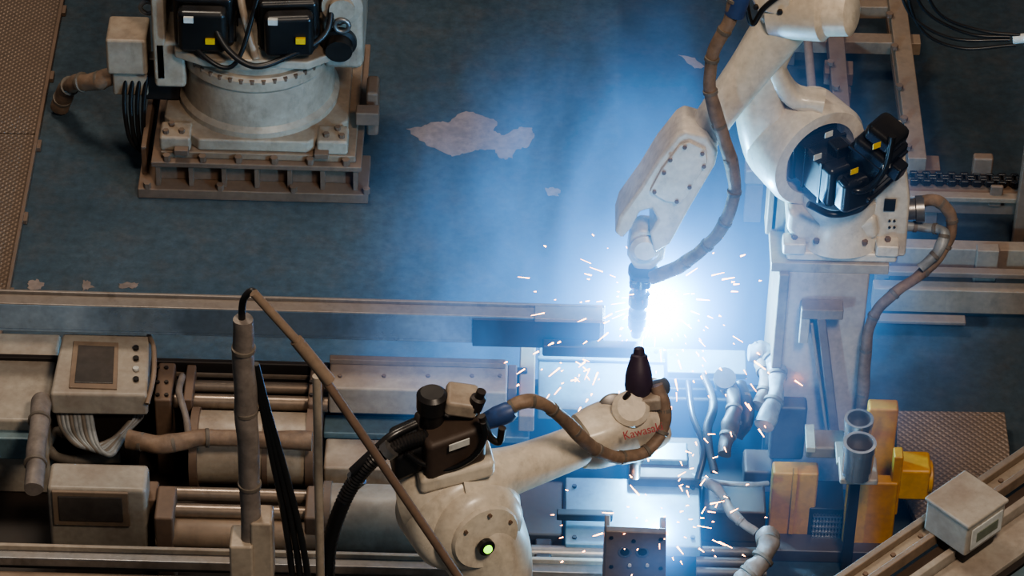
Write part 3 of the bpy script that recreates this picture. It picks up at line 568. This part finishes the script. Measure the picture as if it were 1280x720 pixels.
bolts(g,'rail_bolts',[A+d*(40+i*44)+n*16+Vector((0,0,4)) for i in range(8)],(0,0,1),3,2.5,'brown')
g=G('sensor_display_box')
c=H(1206,644,225)
obx(g,'case',c,d,n,(0,0,1),(62,60,44),'grey',3); obx(g,'lid',c+Vector((0,0,23)),d,n,(0,0,1),(66,64,5),'grey',2)
fc=c+n*30.8; obx(g,'bezel',fc+n*.2,d,n,(0,0,1),(50,2,30),'label',1); obx(g,'lcd',fc+n*1.6,d,n,(0,0,1),(34,1,13),'lcd',.3)
obx(g,'foot',c-Vector((0,0,30)),d,n,(0,0,1),(50,50,16),'dark',2)
# ================================================================ ARCS, SPARKS, SMOKE GLOW
arc1=V(820,387,-318); arc2=V(822,664,-664)
g=G('welding_arc')
for i,(a,r) in enumerate(((arc1,10),(arc2,4))):
    lathe(g,'arc_core_%d'%i,a,(0,0,1),[(-r,.3),(-r*.6,r*.8),(0,r),(r*.6,r*.8),(r,.3)],'arc',16)
def pl(n,loc,e,c,rad):
    l=bpy.data.lights.new(n,'POINT'); l.energy=e; l.color=c; l.shadow_soft_size=rad; o=bpy.data.objects.new(n,l); o.location=loc*K; bpy.context.scene.collection.objects.link(o)
pl('arc_light',arc1+Vector((0,-4,20)),66,(.22,.66,1),.03); pl('arc_light.001',arc2+Vector((0,6,26)),9,(.22,.66,1),.02)
g=G('welding_sparks'); vs=[];fs=[]
def spark(p,dv,L,w):
    a,s,t=frame(dv); o=len(vs)
    for q,ww in((0,w),(L,w*.4)):
        for k in range(3): vs.append(p+a*q+s*math.cos(k*2.1)*ww+t*math.sin(k*2.1)*ww)
    fs.extend([(o,o+1,o+4,o+3),(o+1,o+2,o+5,o+4),(o+2,o,o+3,o+5),(o,o+2,o+1),(o+3,o+4,o+5)])
for src,n_,R_ in((arc1,190,180),(arc2,80,140)):
    for i in range(n_):
        dv=Vector((random.gauss(-.05,1),random.gauss(-.3,.5),random.gauss(-.05,.9))).normalized(); q=R_*random.uniform(.15,1)
        p=src+dv*q; p.z=max(p.z-(q*q)*.002,168+random.uniform(0,30) if p.y<-338 and src is arc1 else 60); dv=(dv+Vector((0,0,-.5))).normalized()
        spark(p,dv,random.choice((2,3,4,7,11,16)),random.uniform(.5,1.15))
for i in range(24):
    p=V(random.uniform(845,915),random.uniform(530,645),-560); spark(p,Vector((.3,0,random.uniform(-1,1))),random.uniform(2,12),.8)
for i in range(12):
    p=V(random.uniform(698,735),random.uniform(445,480),-420); spark(p,Vector((.6,0,random.uniform(-1,1))),random.uniform(2,10),.8)
mk(g,'spark_streaks',vs,fs,'spark',smooth=False)
def smoke_glow(name,src,R,core,col,s1,s2,plume):  # smoke haze with the arc's scattered light put in as emission
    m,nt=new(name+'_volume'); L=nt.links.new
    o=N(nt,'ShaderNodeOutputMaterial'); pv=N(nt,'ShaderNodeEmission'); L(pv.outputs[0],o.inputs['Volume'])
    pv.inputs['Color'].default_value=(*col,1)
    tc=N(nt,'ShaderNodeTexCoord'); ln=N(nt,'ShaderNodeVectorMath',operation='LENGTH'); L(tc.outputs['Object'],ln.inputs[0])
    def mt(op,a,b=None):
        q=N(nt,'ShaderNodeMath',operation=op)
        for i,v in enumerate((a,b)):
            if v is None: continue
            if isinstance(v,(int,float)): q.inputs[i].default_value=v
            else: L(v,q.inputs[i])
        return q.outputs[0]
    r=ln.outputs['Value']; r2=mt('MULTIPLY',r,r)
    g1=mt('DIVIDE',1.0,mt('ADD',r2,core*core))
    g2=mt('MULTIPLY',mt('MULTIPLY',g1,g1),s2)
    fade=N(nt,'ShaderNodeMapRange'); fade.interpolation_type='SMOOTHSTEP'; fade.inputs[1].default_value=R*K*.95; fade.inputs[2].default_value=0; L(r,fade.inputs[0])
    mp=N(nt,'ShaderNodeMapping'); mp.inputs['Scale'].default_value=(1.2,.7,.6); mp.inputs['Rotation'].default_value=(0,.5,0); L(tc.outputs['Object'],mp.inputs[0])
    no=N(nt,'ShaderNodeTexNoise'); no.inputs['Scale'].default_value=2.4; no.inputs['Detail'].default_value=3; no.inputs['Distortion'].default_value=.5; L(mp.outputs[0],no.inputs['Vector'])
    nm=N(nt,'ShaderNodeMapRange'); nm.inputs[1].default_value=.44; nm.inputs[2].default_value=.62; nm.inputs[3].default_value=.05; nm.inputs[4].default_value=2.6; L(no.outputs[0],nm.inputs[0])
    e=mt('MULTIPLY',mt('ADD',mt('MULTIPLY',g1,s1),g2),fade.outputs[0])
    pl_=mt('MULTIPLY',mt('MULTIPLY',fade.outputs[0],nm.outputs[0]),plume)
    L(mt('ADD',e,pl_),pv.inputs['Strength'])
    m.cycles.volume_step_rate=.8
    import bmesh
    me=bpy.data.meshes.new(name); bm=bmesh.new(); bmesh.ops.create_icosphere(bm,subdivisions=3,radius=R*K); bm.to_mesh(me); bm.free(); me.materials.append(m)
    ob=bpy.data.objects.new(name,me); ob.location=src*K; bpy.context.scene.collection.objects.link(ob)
smoke_glow('welding_smoke_glow',arc1,450,.06,(.10,.38,.95),.13,.022,.52)
smoke_glow('welding_smoke_glow.001',arc2,130,.03,(.10,.38,.95),.025,.0008,.15)
# ================================================================ finish groups
bpy.context.view_layer.update()
for g in GROUPS:
    if not g.parts: continue
    lo=Vector((1e9,)*3); hi=-lo
    for o in g.parts:
        for c in o.bound_box:
            w=o.matrix_world@Vector(c); lo=Vector(map(min,lo,w)); hi=Vector(map(max,hi,w))
    em=bpy.data.objects.new(g.name,None); em.empty_display_size=.05; em.location=((lo.x+hi.x)/2,(lo.y+hi.y)/2,lo.z)
    bpy.context.scene.collection.objects.link(em)
    mi=Matrix.Translation(-em.location)
    for o in g.parts: o.parent=em; o.matrix_parent_inverse=mi
# ================================================================ lights, world, camera
def area(n,loc,tgt,e,size,c):
    l=bpy.data.lights.new(n,'AREA'); l.energy=e; l.size=size; l.color=c; o=bpy.data.objects.new(n,l); o.location=loc
    o.rotation_euler=(Vector(tgt)-Vector(loc)).to_track_quat('-Z','Y').to_euler(); bpy.context.scene.collection.objects.link(o)
area('ceiling_lamp',(-2,1.5,8),(0,-.5,0),250,1.6,(1,.86,.70))
area('ceiling_lamp.001',(2.0,-6,8),(0.3,-1.3,0),450,1.4,(1,.83,.66))
w=bpy.data.worlds.new('world'); w.use_nodes=True; w.node_tree.nodes['Background'].inputs[0].default_value=(.68,.76,.88,1); w.node_tree.nodes['Background'].inputs[1].default_value=.13
bpy.context.scene.world=w
bpy.context.scene.view_settings.look='AgX - Medium High Contrast'
cam=bpy.data.cameras.new('camera'); cam.sensor_width=36; cam.lens=D/1280*36; cam.clip_end=100
co=bpy.data.objects.new('camera',cam); R3=Matrix((r_,u_,-f)).transposed().to_4x4(); co.matrix_world=Matrix.Translation(C*K)@R3
bpy.context.scene.collection.objects.link(co); bpy.context.scene.camera=co
